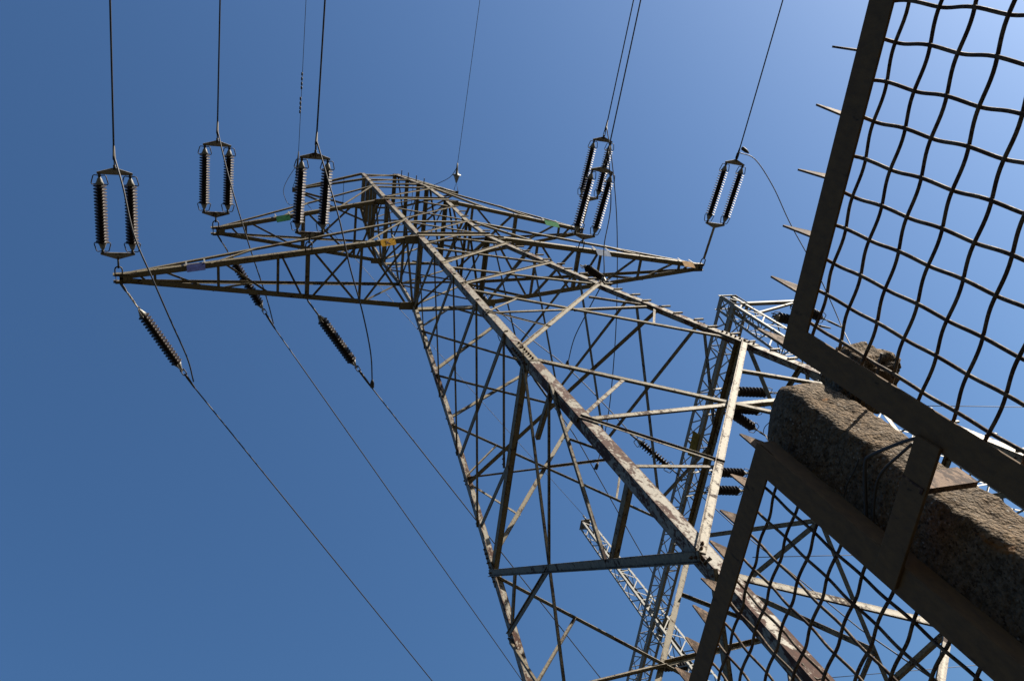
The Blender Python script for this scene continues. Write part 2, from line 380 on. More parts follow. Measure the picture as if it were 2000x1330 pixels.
# gusset plates where the crossarms meet the legs
for rz, ext, wy in ((0.0, .36, .20), (3.42, .30, .16)):
    for k in 'ACBD':
        sx, sy = SG[k]; p = LG(k, rz)
        mb = MB(); mb.prism([p + V((-sx * .12, sy * .03, -.03)), p + V((sx * ext, -sy * .0, -.03)), p + V((sx * ext, -sy * wy, -.03)), p + V((-sx * .12, -sy * wy, -.03))], (0, 0, .014))
        mb.build('gusset_plate', 'tower', tower)
# plan bracing
def plan(k0, z0, k1, z1, wd=.08, dz=0):
    p, q = LG(k0, z0) + V((0, 0, dz)), LG(k1, z1) + V((0, 0, dz)); ax = (q - p).normalized(); m = ax.cross(V((0, 0, 1))).normalized()
    mb = MB(); mb.angle(p - m * wd / 2, q - m * wd / 2, wd, wd * .1, m, V((0, 0, 1))); mb.build('plan_brace', 'tower', tower)
for z in (3.4, -.06, -6.85, -14.8):
    plan('B', z, 'C', z, .09 if z < -2 else .06); plan('A', z, 'D', z, .09 if z < -2 else .06, .03)
plan('A', -9.0, 'D', -9.0, .07)

def crossarm(s, z0, tip, hb, zu, hu, stations, cw, label, xstart, webs):
    """s: side; z0 height; tip reach; hb/hu half width of body at lower/upper chords; zu rise of the upper chord root"""
    T = lambda sy: V((s * tip, sy * .10, z0)); Rb = lambda sy: V((s * hb, sy * hb, z0)); Ru = lambda sy: V((s * hu, sy * hu, z0 + zu))
    def lowc(x, sy): t = (tip - x) / (tip - hb); return T(sy).lerp(Rb(sy), t)
    def upc(x, sy):
        t = (tip - x) / (tip - hu); return (T(sy) + V((0, 0, .06))).lerp(Ru(sy), t)
    mb = MB()
    for sy in (-1, 1):
        mb.angle(T(sy), Rb(sy), cw, cw * .1, V((0, 0, 1)), V((0, -sy, 0)), cw * 1.15)
        mb.angle(T(sy) + V((0, 0, .07)), Ru(sy), cw * .62, cw * .08, V((0, 0, -1)), V((0, -sy, 0)))
    arm = mb.build('crossarm', 'tower', tower, label)
    up = V((0, 0, 1))
    def strut(p, q, wd, nm='lattice_brace', d=up):
        m_ = MB(); ax = (q - p).normalized(); m = ax.cross(d).normalized() if abs(ax.dot(d)) < .95 else V((0, 1, 0))
        m_.angle(p - m * wd / 2, q - m * wd / 2, wd, wd * .12, m, d); m_.build(nm, 'tower', arm)
    dz = V((0, 0, .015))
    for i, x in enumerate(stations):
        strut(lowc(x, -1) + dz, lowc(x, 1) + dz, .060 if i != xstart else .095)
        if i + 1 < len(stations) and i < xstart: strut(lowc(x - .05, -1) + dz * 2, lowc(stations[i + 1] + .1, 1) + dz * 2, .05)
    strut(lowc(tip - .35, -1) + dz * 2, lowc(stations[0] + .1, 1) + dz * 2, .05)
    xs = [stations[i] for i in range(xstart, len(stations))] + [hb + .05]
    for a, b in zip(xs, xs[1:]):
        strut(lowc(a - .08, -1) + dz * 2, lowc(b + .05, 1) + dz * 2, .058); strut(lowc(a - .08, 1) + dz * 3, lowc(b + .05, -1) + dz * 3, .058)
    for sy in (-1, 1):
        for (xa, xb) in webs:
            p, q = lowc(xa, sy), (upc(xb, sy) if xb > hu + .1 else Ru(sy)); ax = (q - p).normalized(); n = V((0, sy, 0))
            m_ = MB(); m_.angle(p, q, .055, .006, ax.cross(n), -n); m_.build('web_brace', 'tower', arm)
    # tip box plates
    m_ = MB()
    for sy in (-1, 1): m_.bar(V((s * (tip - .42), sy * .115, z0 + .05)), V((s * (tip + .12), sy * .085, z0 + .05)), .17, .014, V((0, 0, 1)))
    m_.bar(V((s * (tip + .06), -.09, z0 + .04)), V((s * (tip + .06), .09, z0 + .04)), .15, .014, V((0, 0, 1)))
    m_.bar(V((s * (tip - .30), -.09, z0 - .015)), V((s * (tip + .08), -.09, z0 - .015)), .06, .012, V((0, 1, 0)))
    m_.bar(V((s * (tip - .30), .09, z0 - .015)), V((s * (tip + .08), .09, z0 - .015)), .06, .012, V((0, 1, 0)))
    m_.bar(V((s * (tip - .16), -.06, z0 - .012)), V((s * (tip - .16), .06, z0 - .012)), .16, .014, V((1, 0, 0)))
    m_.build('end_plate', 'tower', arm)
    return arm, lowc, upc
ARMS = {}
for s, side in ((-1, 'left'), (1, 'right')):
    ARMS[(1, s)] = crossarm(s, ZB, 7.95, 1.0, 1.55, .9455, [7.2, 5.82, 4.45, 3.74, 2.42], .115, None, 3, [(6.0, 4.9), (2.4, .9)])
    ARMS[(2, s)] = crossarm(s, ZB + 3.42, 5.60, .975, 1.70, .918, [4.81, 3.26, 1.78], .095, None, 1, [(3.9, 3.0), (2.3, .9)])
    # earth wire bracket
    mb = MB(); z = ZB + 7.72; tip = 2.78
    for sy in (-1, 1):
        mb.angle(V((s * tip, sy * .05, z)), V((s * .62, sy * .62, z)), .07, .008, V((0, 0, 1)), V((0, -sy, 0)))
        mb.angle(V((s * tip, sy * .05, z - .03)), V((s * .73, sy * .73, z - 1.05)), .065, .008, V((0, 0, 1)), V((0, -sy, 0)))
    mb.bar(V((s * (tip - .25), 0, z)), V((s * (tip + .1), 0, z)), .16, .012, V((0, 1, 0)))
    for x in (1.9, 1.2):
        hy = .05 + (.57) * (tip - x) / (tip - .62); mb.bar(V((s * x, -hy, z + .01)), V((s * x, hy, z + .01)), .05, .006, V((0, 0, 1)))
    mb.build('earth_wire_bracket', 'tower', tower)

# phase plates, hung under the near chords and facing down-camera
def plate(arm, x0, x1, lowc, s, mat, text=None, up=.10):
    p, q = lowc(x1, -1), lowc(x0, -1); off = V((0, -.035, -.03))
    mb = MB(); c0, c1 = p + off, q + off
    d = V((0, .22, -.40)).normalized() * .25
    mb.prism([c0, c1, c1 + d * .9, c0 + d * .9], V((0, .40, .22)).normalized() * .006); o = mb.build('phase_plate', mat, arm)
    b = MB()
    for c in (c0, c1):
        b.bar(c + V((0, -.01, .22)), c + V((0, 0, -.02)), .035, .006, V((1, 0, 0)))
    b.build('plate_clip', 'cap', o)
    if text:
        cu = bpy.data.curves.new('lettering', 'FONT'); cu.body = text; cu.size = .20; cu.align_x = 'CENTER'; cu.align_y = 'CENTER'; cu.extrude = .001
        t = bpy.data.objects.new('lettering', cu); COL.objects.link(t)
        dg = bpy.context.evaluated_depsgraph_get(); me = bpy.data.meshes.new_from_object(t.evaluated_get(dg)); bpy.data.objects.remove(t)
        me.materials.clear(); me.materials.append(M['ink'])
        xa = (c1 - c0).normalized() * (1 if (c1 - c0).x > 0 else -1); ya = -d.normalized(); za = xa.cross(ya); ctr = (c0 + c1) / 2 + d * .45 + za * (.006)
        T = Matrix(((xa.x, ya.x, za.x, ctr.x), (xa.y, ya.y, za.y, ctr.y), (xa.z, ya.z, za.z, ctr.z), (0, 0, 0, 1)))
        inst('lettering', me, o, T)
    return o
for (lv, s), x0, x1, mt, tx in [((1, -1), 6.12, 6.52, 'blue', None), ((1, -1), 1.62, 1.99, 'yellow', 'K'), ((2, -1), 3.65, 4.02, 'green', None),
                                ((1, 1), 7.2, 7.6, 'orange', None), ((1, 1), 4.2, 4.65, 'white', None), ((2, 1), 4.2, 4.7, 'green', None)]:
    a, lc, uc = ARMS[(lv, s)]; plate(a, x0, x1, lc, s, mt, tx)

# ------------------------------------------------------------------ insulator strings
CACHE = {}
def ins_mesh(Li, r, pitch=.066):
    key = (round(Li, 2), r, pitch)
    if key in CACHE: return CACHE[key]
    cap = .17; n = max(8, int((Li - 2 * cap) / pitch)); st = (Li - 2 * cap) / n
    pr = [(cap - .03, r * .45)]
    for i in range(n):
        z = cap + i * st; pr += [(z + st * .22, r * .46), (z + st * .40, r * .95), (z + st * .47, r * 1.0), (z + st * .53, r * .96), (z + st * .56, r * .46)]
    pr.append((Li - cap + .03, r * .45))
    mb = MB(); mb.lathe(pr, (0, 0, 0), (0, 0, 1), 22); me = mb.mesh('shed_stack', 'glaze')
    c = MB(); cp = [(0, .028), (.03, .03), (.05, .048), (.10, .062), (.16, r * .66), (.175, r * .5)]
    c.lathe(cp, (0, 0, 0), (0, 0, 1), 14); cm = c.mesh('end_cap', 'cap')
    h = MB(); a = .165
    for sgn in (1, -1):
        pts = [(sgn * .02, 0, -.02), (sgn * .10, 0, -.03), (sgn * .125, 0, -.01), (sgn * a, 0, .15), (sgn * (a - .01), 0, .175), (sgn * .05, 0, .165)]
        h.tube(pts, .0115, 6)
    hm = h.mesh('arcing_horn', 'dark')
    CACHE[key] = (me, cm, hm); return CACHE[key]
TOP = {}
def u_link(mb, z0, z1, wd, r, plane='x'):
    pts = []
    for i in range(9):
        t = pi * i / 8; a = cos(t) * wd; b = z1 - wd + sin(t) * wd
        pts.append((a, 0, b) if plane == 'x' else (0, a, b))
    e = (wd, 0, z0) if plane == 'x' else (0, wd, z0); f = (-wd, 0, z0) if plane == 'x' else (0, -wd, z0)
    mb.tube([e] + pts + [f], r, 7)
def string(P, Q, double, link, Li, label, group, r=.135, lat=None, name='insulator_string', clamp_r=.032, pitch=.066):
    """P tower end, Q outer end; link = length of shackles and rods before the porcelain"""
    P, Q = V(P), V(Q); Z = (Q - P).normalized(); lat = lat or V((1, 0, 0)); X = (lat - Z * lat.dot(Z)).normalized(); Y = Z.cross(X)
    T = Matrix(((X.x, Y.x, Z.x, P.x), (X.y, Y.y, Z.y, P.y), (X.z, Y.z, Z.z, P.z), (0, 0, 0, 1)))
    root = tag(empty(name, mat=T), label, 'insulator', group); Dn = (Q - P).length
    mb = MB(); u_link(mb, 0, .24, .075, .016)
    if link > .6:
        mb.build('shackle', 'dark', root); k = MB(); k.bar((0, 0, .22), (0, 0, link - .06), .075, .02, V((1, 0, 0))); k.bar((0, .012, .30), (0, .012, link - .16), .04, .02, V((1, 0, 0)))
        k.build('link_rod', 'fitting', root)
    else:
        mb.tube([(0, 0, .2), (0, 0, link - .02)], .022, 7); mb.build('shackle', 'dark', root)
    me, cm, hm = ins_mesh(Li, r, pitch); z = link
    def one(x, z):
        o = inst('insulator', me, root, Matrix.Translation((x, 0, z)))
        inst('end_cap', cm, o); inst('end_cap', cm, o, Matrix.Translation((0, 0, Li)) @ Matrix.Rotation(pi, 4, 'X'))
        inst('arcing_horn', hm, o); inst('arcing_horn', hm, o, Matrix.Translation((0, 0, Li)) @ Matrix.Rotation(pi, 4, 'X'))
    if double:
        w_ = .30
        for zz, sg in ((z, 1), (z + .24 + Li, -1)):
            y = MB(); pl = [(0, 0, zz - .09 * sg), (w_ + .05, 0, zz + .02 * sg), (w_ + .05, 0, zz + .07 * sg), (-w_ - .05, 0, zz + .07 * sg), (-w_ - .05, 0, zz + .02 * sg)]
            y.prism(pl, (0, .022, 0)); y.build('yoke_plate', 'fitting', root)
            for x in (-w_, w_):
                c = MB(); c.tube([(x, 0, zz + .04 * sg), (x, 0, zz + .13 * sg)], .03, 8); c.build('clevis', 'dark', root)
        for x in (-w_, w_): one(x, z + .12)
        z += .24 + Li + .08
    else:
        one(0, z); z += Li
    k = MB(); u_link(k, z + .02, z + .20, .045, .013, 'y'); k.tube([(0, 0, z - .04), (0, 0, z + .06)], .03, 7)
    k.tube([(0, 0, z + .16), (0, 0, z + .26), (0, 0, Dn - .3), (0, 0, Dn)], .03, 8, rs=[.022, clamp_r, clamp_r, .022]); k.build('tension_clamp', 'dark', root)
    return root
# strings on the line side (-y)
LS = 'double tension insulator strings facing the incoming line'
GS = 'single insulator strings on the substation side of the pylon'
zA, zC = ZB, ZB + 3.42
dbl = {
 'L1': ((-7.95, -.05, zA), at_z(222, 285, zA), .50, 'twin brown insulator string on the leftmost tip of the long lower crossarm'),
 'L2': ((-5.60, -.05, zC), at_z(425, 238, zC), .42, 'twin brown insulator string on the left tip of the upper crossarm'),
 'LM': ((-3.74, -.62, zA), at_z(619, 258, zA), .42, 'twin brown insulator string halfway along the left lower crossarm, in front of the green plate'),
 'R2': ((5.60, -.05, zC), at_z(1187, 235, zC), 1.05, 'twin insulator string on the right tip of the upper crossarm, upper of two overlapping ones'),
 'RM': ((3.74, -.62, zA), at_z(1190, 285, zA), .36, 'twin insulator string halfway along the right lower crossarm, overlapping the one above it'),
 'R1': ((7.98, -.05, zA), at_z(1445, 290, zA), 1.28, 'twin insulator string with a long link rod on the rightmost tip of the lower crossarm'),
}
Q = {}
for k, (p, q, lk, lb) in dbl.items():
    q = V(q); string(p, q, True, lk, 1.66, lb, LS); Q[k] = q
# strings on the substation side
W1b = at_z(380, 757, zA - .1); W3b = at_z(726, 757, zA - .1); W2b = at_z(537, 642, zC - .1)
sgl = {
 'L1': ((-7.93, .10, zA), W1b, .74, 'single insulator string angling down from the left tip of the lower crossarm'),
 'L2': ((-5.56, .10, zC), W2b, .70, 'single insulator string behind the lower crossarm, reached from the upper left arm'),
 'LM': ((-3.74, .66, zA), W3b, .50, 'single insulator string below the middle of the left lower crossarm'),
}
for k, (p, q, lk, lb) in sgl.items():
    string(p, q, False, lk, 1.80, lb, GS, r=.135, lat=V((0, 0, 1)), pitch=.085)
p5 = V((.98, 1.0, zC - .1)); e5 = at_z(985, 617, 23.3)
string(p5, e5, False, .35, 1.45, 'single insulator string half hidden behind the rusty front leg near the upper crossarm', GS, lat=V((1, -.5, 0)))
p6 = V((1.02, 1.04, zA - .08)); e6 = at_z(1076, 786, 20.35)
string(p6, e6, False, .9, 1.55, 'single insulator string running along behind the rusty front leg', GS, lat=V((1, -.5, 0)))
string((3.9, -.15, zA), (3.95, -.15, zA - 1.55), False, .10, 1.2, 'short insulator hanging straight down under the right lower crossarm', None, name='pilot_insulator', r=.11)

# ------------------------------------------------------------------ wires
def catmull(pts, n=10):
    P = [V(p) for p in pts]; P = [P[0] * 2 - P[1]] + P + [P[-1] * 2 - P[-2]]; out = []
    for i in range(1, len(P) - 2):
        a, b, c, d = P[i - 1:i + 3]
        for k in range(n):
            t = k / n; out.append(.5 * ((2 * b) + (c - a) * t + (2 * a - 5 * b + 4 * c - d) * t * t + (3 * b - a - 3 * c + d) * t ** 3))
    out.append(P[-2]); return out
def wire(pts, r, name, label, cat, group=None, n=7):
    mb = MB(); mb.tube(pts, r, n); return tag(mb.build(name, 'wire'), label, cat, group)
GL = 'line conductors running off the top of the picture'
def line_out(q, u, v, r, label, slope=.09, group=GL, name='conductor'):
    q = V(q); e = at_z(u, v, q.z - .28); d = (e - q); L_ = math.hypot(d.x, d.y); hx = V((d.x / L_, d.y / L_, 0)); sl = -d.z / L_
    pts = [q + hx * s + V((0, 0, -sl * s + .0009 * s * s)) for s in (0, 1, 2.5, 5, 9, 14, 20, 28, 38, 52)]
    return wire(pts, r, name, label, 'power line', group), hx, sl
line_out(Q['L1'], 215, 0, .020, 'leftmost black conductor rising to the top edge of the picture')
line_out(Q['L2'], 430, 0, .020, 'second black conductor from the left rising to the top edge')
line_out(Q['LM'], 635, 0, .020, 'third thick black conductor from the left, beside the thin earth wire')
line_out(Q['R2'], 1238, 0, .018, 'left one of the close pair of conductors leaving the top right of centre')
line_out(Q['RM'], 1252, 0, .018, 'right one of the close pair of conductors leaving the top right of centre')
line_out(Q['R1'], 1530, 0, .018, 'rightmost conductor leaving the top edge, left of the mesh fence')

def beam_end(p, u, v, z): return at_z(u, v, z)
def sag_to(p, q, sag, n=14): return [V(p).lerp(V(q), i / n) - V((0, 0, sag * 4 * (i / n) * (1 - i / n))) for i in range(n + 1)]
GD = 'conductors running down to the substation'
e1 = at_z(845, 1330, zA - 1.0); d1 = (e1 - W1b); wire(sag_to(W1b, W1b + d1 * 1.25, 0), .016, 'conductor', 'long black conductor crossing the empty blue sky at the lower left', 'power line', GD)
e2 = at_z(1000, 1300, zC - 1.4); wire(sag_to(W2b, W2b + (e2 - W2b) * 1.2, 0), .016, 'conductor', 'conductor passing left of the tower from the upper left arm to the bottom edge', 'power line', GD)
e3 = at_z(1178, 1330, zA - 1.8); wire(sag_to(W3b, W3b + (e3 - W3b) * 1.12, 0), .016, 'conductor', 'conductor passing through the tower body towards the bottom edge', 'power line', GD)
w5 = [e5, at_z(1040, 664, 22.6), at_z(1107, 717, 21.6), at_z(1175, 784, 20.5), at_z(1240, 855, 19.5)]
wire(catmull(w5), .015, 'conductor', 'thin conductor inside the tower between two dark insulators', 'power line', GD)
w6 = [e6, at_z(1122, 850, 20.0), at_z(1165, 925, 19.6), at_z(1250, 1076, 18.9), at_z(1318, 1192, 18.3)]
wire(catmull(w6), .015, 'conductor', 'conductor falling behind the rusty front leg to the lattice beam', 'power line', GD)
# earth wires and fittings
for s, (tu, tv), lb, nm in ((-1, (598, 0), 'thin earth wire with small vibration dampers left of centre', 'l'), (1, (938, 0), 'thin earth wire rising from the pointed fitting at the tower top', 'r')):
    p = V((s * 2.78, -.04, ZB + 7.72)); end = at_z(583, 300, p.z) if s < 0 else at_z(893, 325, p.z)
    f = tag(empty('earth_wire_clamp', p), 'small clamp chain holding the left earth wire' if s < 0 else 'small pointed fitting holding the right earth wire at the tower head', 'line fitting', 'earth wire clamps')
    d = (end - p); mb = MB(); mb.tube([V((0, 0, 0)) + V((.09, 0, 0)), d * .38, V((-.09, 0, 0))], .011, 6); mb.build('shackle', 'dark', f)
    mb = MB(); mb.lathe([(0, .02), (.02, .03), (.26, .11), (.27, .15), (.29, .15), (.31, .05), (.5, .035), (.7, .02)] if s > 0 else [(0, .02), (.1, .03), (.5, .03), (.8, .015)], d * .36, d, 12)
    mb.build('clamp_body', 'cap' if s > 0 else 'dark', f)
    line_out(end, tu, tv, .0085, lb, group='earth wires', name='earth_wire')
    if s < 0:
        for (a, b, c_, dd) in ((590, 145, 589, 172), (587, 193, 586, 219)):
            a_, b_ = at_z(a, b, p.z - .18), at_z(c_, dd, p.z - .14); dm = tag(empty('vibration_damper', a_), 'dumbbell damper clamped on the left earth wire, ' + ('the upper one' if b < 180 else 'the lower one'), 'line fitting', 'earth wire dampers')
            dv = b_ - a_
            mb = MB(); mb.tube([V((0, 0, 0)), dv], .008, 6); mb.build('messenger', 'dark', dm)
            for t in (0, .35, .7, 1):
                c = dv * t; mb = MB(); mb.lathe([(-.05, .010), (-.04, .028), (.04, .028), (.05, .010)], c, c + dv.normalized(), 8); mb.build('weight', 'dark', dm)
j0 = at_z(583, 318, ZB + 7.72)
wire(catmull([j0, at_z(562, 350, ZB + 7.4), at_z(554, 370, ZB + 7.2), at_z(556, 385, ZB + 7.1), at_z(566, 400, ZB + 7.1), V((-2.6, .3, ZB + 7.2))]), .009, 'earth_jumper', 'thin loop of wire left of the third insulator pair', 'wire')
wire(catmull([at_z(893, 327, ZB + 7.7), at_z(878, 347, ZB + 7.6), V((1.9, -.25, ZB + 7.7))]), .011, 'earth_jumper', 'short slanting wire beside the pointed fitting at the tower head', 'wire')
ep = V((-2.72, .1, ZB + 7.7)); ec2 = V((6.85, 10.35, 22.9))
wire([ep.lerp(ec2, t) - V((0, 0, .5 * 4 * t * (1 - t) * .5)) for t in [i / 16 for i in range(17)]], .008, 'earth_wire', 'very thin wire from the tower head to the peak of the second gantry column', 'power line', 'earth wires')
# jumpers
GJ = 'jumper loops'
wire(catmull([Q['L1'] + V((0, .25, 0)), at_z(240, 365, zA - .5), at_z(262, 460, zA - 1.0), at_z(298, 545, zA - 1.25), at_z(335, 630, zA - 1.0), at_z(366, 700, zA - .5), at_z(378, 745, zA - .15)]), .018, 'jumper_wire', 'black loop of cable crossing the leftmost arm tip', 'wire', GJ)
wire(catmull([Q['L2'] + V((0, .25, 0)), at_z(440, 320, zC - .5), at_z(462, 400, zC - 1.0), at_z(490, 490, zC - 1.25), at_z(520, 580, zC - .8), at_z(534, 632, zC - .2)]), .017, 'jumper_wire', 'black loop of cable crossing both left arms', 'wire', GJ)
wire(catmull([Q['LM'] + V((0, .2, 0)), at_z(640, 350, zA - .5), at_z(663, 430, zA - 1.0), at_z(683, 520, zA - 1.25), at_z(708, 610, zA - 1.1), at_z(724, 690, zA - .6), at_z(727, 745, zA - .15)]), .018, 'jumper_wire', 'black loop of cable from the third insulator pair past the yellow plate', 'wire', GJ)
wire(catmull([Q['R2'] + V((0, .2, 0)), at_z(1197, 330, zC - .8), at_z(1205, 440, zC - 1.6), at_z(1205, 580, zC - 2.4), at_z(1200, 690, zC - 3.1), at_z(1188, 810, zC - 3.7), at_z(1165, 915, 19.62)]), .015, 'jumper_wire', 'long hanging cable right of the tower ending inside the lower body', 'wire', GJ)
wire(catmull([Q['RM'] + V((0, .15, 0)), at_z(1193, 400, zA - .4), at_z(1180, 480, zA - 1.1), at_z(1178, 545, zA - 1.62), at_z(1152, 600, zA - 1.3), at_z(1122, 660, zA - .4), at_z(1108, 714, 21.6)]), .015, 'jumper_wire', 'cable passing under the short hanging insulator into the tower', 'wire', GJ)
S0 = at_z(1645, 640, 17.8)
wire(catmull([Q['R1'] + V((0, .12, 0)), at_z(1475, 312, zA - .1), at_z(1510, 365, zA - .4), at_z(1545, 440, zA - .9), at_z(1600, 540, zA - 1.9), S0, at_z(1668, 690, 15.8), at_z(1690, 760, 13.5), at_z(1720, 860, 9)]), .015, 'jumper_wire', 'cable curving down behind the mesh fence from the rightmost conductor', 'wire', GJ)
for (u, v, z), (u2, v2, z2), lb in (((1449, 289, zA), (1462, 299, zA - .05), 'dark clamp where the curved cable leaves the rightmost conductor'), ((1107, 717, 21.6), (1109, 704, 21.5), 'dark clamp at the foot of the left hanging cable inside the tower'), ((1163, 917, 19.62), (1168, 903, 19.7), 'dark clamp at the foot of the long hanging cable inside the tower'), ((727, 757, zA - .1), (727, 742, zA - .15), 'dark clamp at the bottom of the third cable loop')):
    a, b = at_z(u, v, z), at_z(u2, v2, z2); mb = MB(); L_ = (b - a).length; mb.lathe([(0, .03), (.02, .055), (L_ * .6, .055), (L_, .025)], a, b, 10); tag(mb.build('cable_clamp', 'dark'), lb, 'line fitting', 'cable clamps')

# ------------------------------------------------------------------ gantry
gan = tag(empty('steel_gantry', (6.85, 5, 0)), 'light grey lattice gantry with two columns and a beam behind the rusty tower', 'gantry')
GO = V((6.85, 5, 0))
def GB(mb, name, parent, mat='gantry'):
    mb.v = [tuple(V(p) - GO) for p in mb.v]; return mb.build(name, mat, parent)
def lattice(corners, steps, wch, wd_, name, parent, d_out, sk=()):
    """corners: four functions t->point; chords, then zigzag bars on the four faces"""
    mb = MB(); C_ = sum((c(0) for c in corners), V()) / 4
    for i, c in enumerate(corners):
        p, q = c(0), c(1); a = (corners[(i + 1) % 4](0) - p); b = (corners[(i - 1) % 4](0) - p)
        mb.angle(p, q, wch, wch * .11, a, b)
    root = GB(mb, name, parent)
    for i in range(4):
        c0, c1 = corners[i], corners[(i + 1) % 4]; f = MB()
        nrm = ((c0(0) + c1(0)) / 2 - C_).normalized()
        for k in range(steps):
            t0, t1 = k / steps, (k + 1) / steps
            p, q = (c0(t0), c1(t1)) if k % 2 == 0 else (c1(t0), c0(t1))
            o = nrm * (-.012); f.bar(p + o, q + o, wd_, .008, nrm.cross(q - p))
            if k % 3 == 0: f.bar(c0(t0) - nrm * .021, c1(t0) - nrm * .021, wd_, .008, V((c1(t0) - c0(t0))).cross(nrm))
        o = MB(); o.v, o.f, o.sm = f.v, f.f, f.sm; GB(o, 'lacing', root)
    return root
def col_fn(cx, cy, sx, sy, ht, hb, zt):
    return lambda t: V((cx + sx * (ht + (hb - ht) * t), cy + sy * (ht + (hb - ht) * t), zt * (1 - t)))
for cy, zt, nm in ((-.04, 18.30, 1), (10.58, 22.75, 2), (21.2, 22.75, 3)):
    h0 = .205 if nm == 1 else .18
    cs = [col_fn(6.83, cy, a, b, h0, .52, zt) for a, b in ((-1, -1), (1, -1), (1, 1), (-1, 1))]
    lattice(cs, 40 if nm == 1 else 48, .07, .036, 'column', gan, None)
    if nm == 1:
        mb = MB()
        for a in (-1, 1): mb.bar(V((6.83 - .23, cy + a * .2, zt + .01)), V((6.83 + .23, cy + a * .2, zt + .01)), .06, .012, V((0, 0, 1)))
        GB(mb, 'cap_frame', gan)
    else:
        mb = MB(); mb.bar(V((6.83, cy - .22, zt + .02)), V((6.83, cy + .22, zt + .02)), .4, .012, V((1, 0, 0))); mb.tube([V((6.83, cy - .22, zt)), V((6.83, cy - .22, zt + .25))], .03, 8); GB(mb, 'peak_plate', gan)
def bm(sx, top): return lambda t: V((6.62 if sx < 0 else 7.12, -.26 + 21.6 * t, 18.26 if top else 17.66))
lattice([bm(-1, 1), bm(-1, 0), bm(1, 0), bm(1, 1)], 44, .105, .036, 'beam', gan, None)
for y0, y1 in ((2.2, 3.0), (4.9, 5.7), (12.4, 13.2), (7.4, 8.2)):   # hanger frames on the beam for the strings
    for y in (y0, y1): mb = MB(); mb.angle(V((6.5, y, 17.63)), V((7.3, y, 17.63)), .07, .008, V((0, 0, -1)), V((0, 1, 0))); GB(mb, 'string_hanger', gan)
mb = MB(); mb.angle(V((7.05, -.2, 17.85)), V((9.0, -.2, 17.85)), .09, .009, V((0, 0, 1)), V((0, 1, 0))); mb.angle(V((7.05, -.2, 17.2)), V((8.9, -.2, 17.8)), .06, .007, V((0, 0, 1)), V((0, 1, 0))); GB(mb, 'side_bracket', gan)
mb = MB(); a, b = at_x(1352, 838, 6.60), at_x(1338, 868, 6.60); mb.prism([V((6.60, 3.75, 17.98)), V((6.60, 4.55, 17.98)), V((6.60, 4.45, 17.68)), V((6.60, 3.70, 17.68))], (.006, 0, 0)); GB(mb, 'sign_plate', gan, 'ochre')
GG = 'tension strings on the far side of the gantry beam'
def gs(p, q, lb, lk=.12, lat=V((0, 1, 0)), Li=1.35, r=.145): string(p, q, False, lk, Li, lb, GG, r=r, lat=lat, pitch=.115)
gs((7.2, 2.34, 17.62), (9.6, 2.62, 17.62), 'upper of two level insulators right of the pale slanting brace')
gs((7.1, 2.84, 17.62), (9.4, 3.22, 17.62), 'lower of two level insulators right of the pale slanting brace')
gs((7.2, 2.90, 17.66), at_z(1497, 852, 17.5), 'slanting insulator ending above the spike beside the concrete post', .1)
gs((7.2, 4.98, 17.62), (9.4, 5.35, 17.62), 'upper of two insulators left of the lower fence panel')
gs((7.2, 5.60, 17.62), (9.4, 5.98, 17.62), 'lower of two insulators left of the lower fence panel')
gs((7.2, 12.55, 17.62), (9.6, 13.1, 17.62), 'insulator at the bottom edge behind the lower fence stile')
gs((8.7, -.15, 17.80), S0, 'upper insulator of the pair seen through the corner of the mesh', .05)
gs((7.9, .1, 17.62), at_z(1622, 641, 17.6), 'lower insulator of the pair seen through the corner of the mesh', .1)
GN = 'insulator strings joining the tower conductors to the gantry beam'
string(V((6.62, 5.35, 17.9)), at_z(1238, 853, 19.52), False, .45, 1.35, 'insulator seen through the tower body beside a dark upright brace', GN, r=.13, lat=V((1, -1, 0)), pitch=.09)
string(V((7.0, 11.4, 17.8)), at_z(1318, 1192, 18.3), False, .05, .9, 'insulator by the gantry beam above the lower fence stile', GN, r=.13, lat=V((1, -1, 0)), pitch=.09)
wire([at_z(1495, 850, 17.5), at_z(1510, 880, 16.0), at_z(1540, 930, 13.0), at_z(1600, 1000, 8)], .016, 'dropper_wire', 'short black wire dropping behind the spike next to the post', 'wire')
wire(catmull([at_z(1490, 848, 17.5), at_z(1497, 830, 17.4), V((9.4, 3.2, 17.62))]), .012, 'bus_jumper', 'small curved wire between two gantry insulators by the concrete post', 'wire')
wire([V((6.62, 5.35, 17.7)), at_z(1432, 1025, 16.0), at_z(1527, 1103, 13.6), at_z(1680, 1228, 10.0), at_z(1819, 1323, 7.5)], .014, 'dropper_wire', 'black wire slanting down behind the lower mesh panel', 'wire')
GBW = 'level bus wires behind the fence'
for (a, b, lb) in (((1700, 791), (2010, 795), 'level wire behind the upper mesh panel'), ((1470, 1088), (1700, 1083), 'level wire behind the middle of the lower mesh panel'), ((1560, 1328), (1900, 1299), 'level wire near the bottom edge behind the lower mesh panel')):
    p, q = at_z(*a, 17.6), at_z(*b, 17.6); q = V((q.x, p.y + (q.y - p.y), 17.6)); wire([p - (q - p) * .0, q, q + (q - p) * 1.0], .013, 'bus_wire', lb, 'wire', GBW)

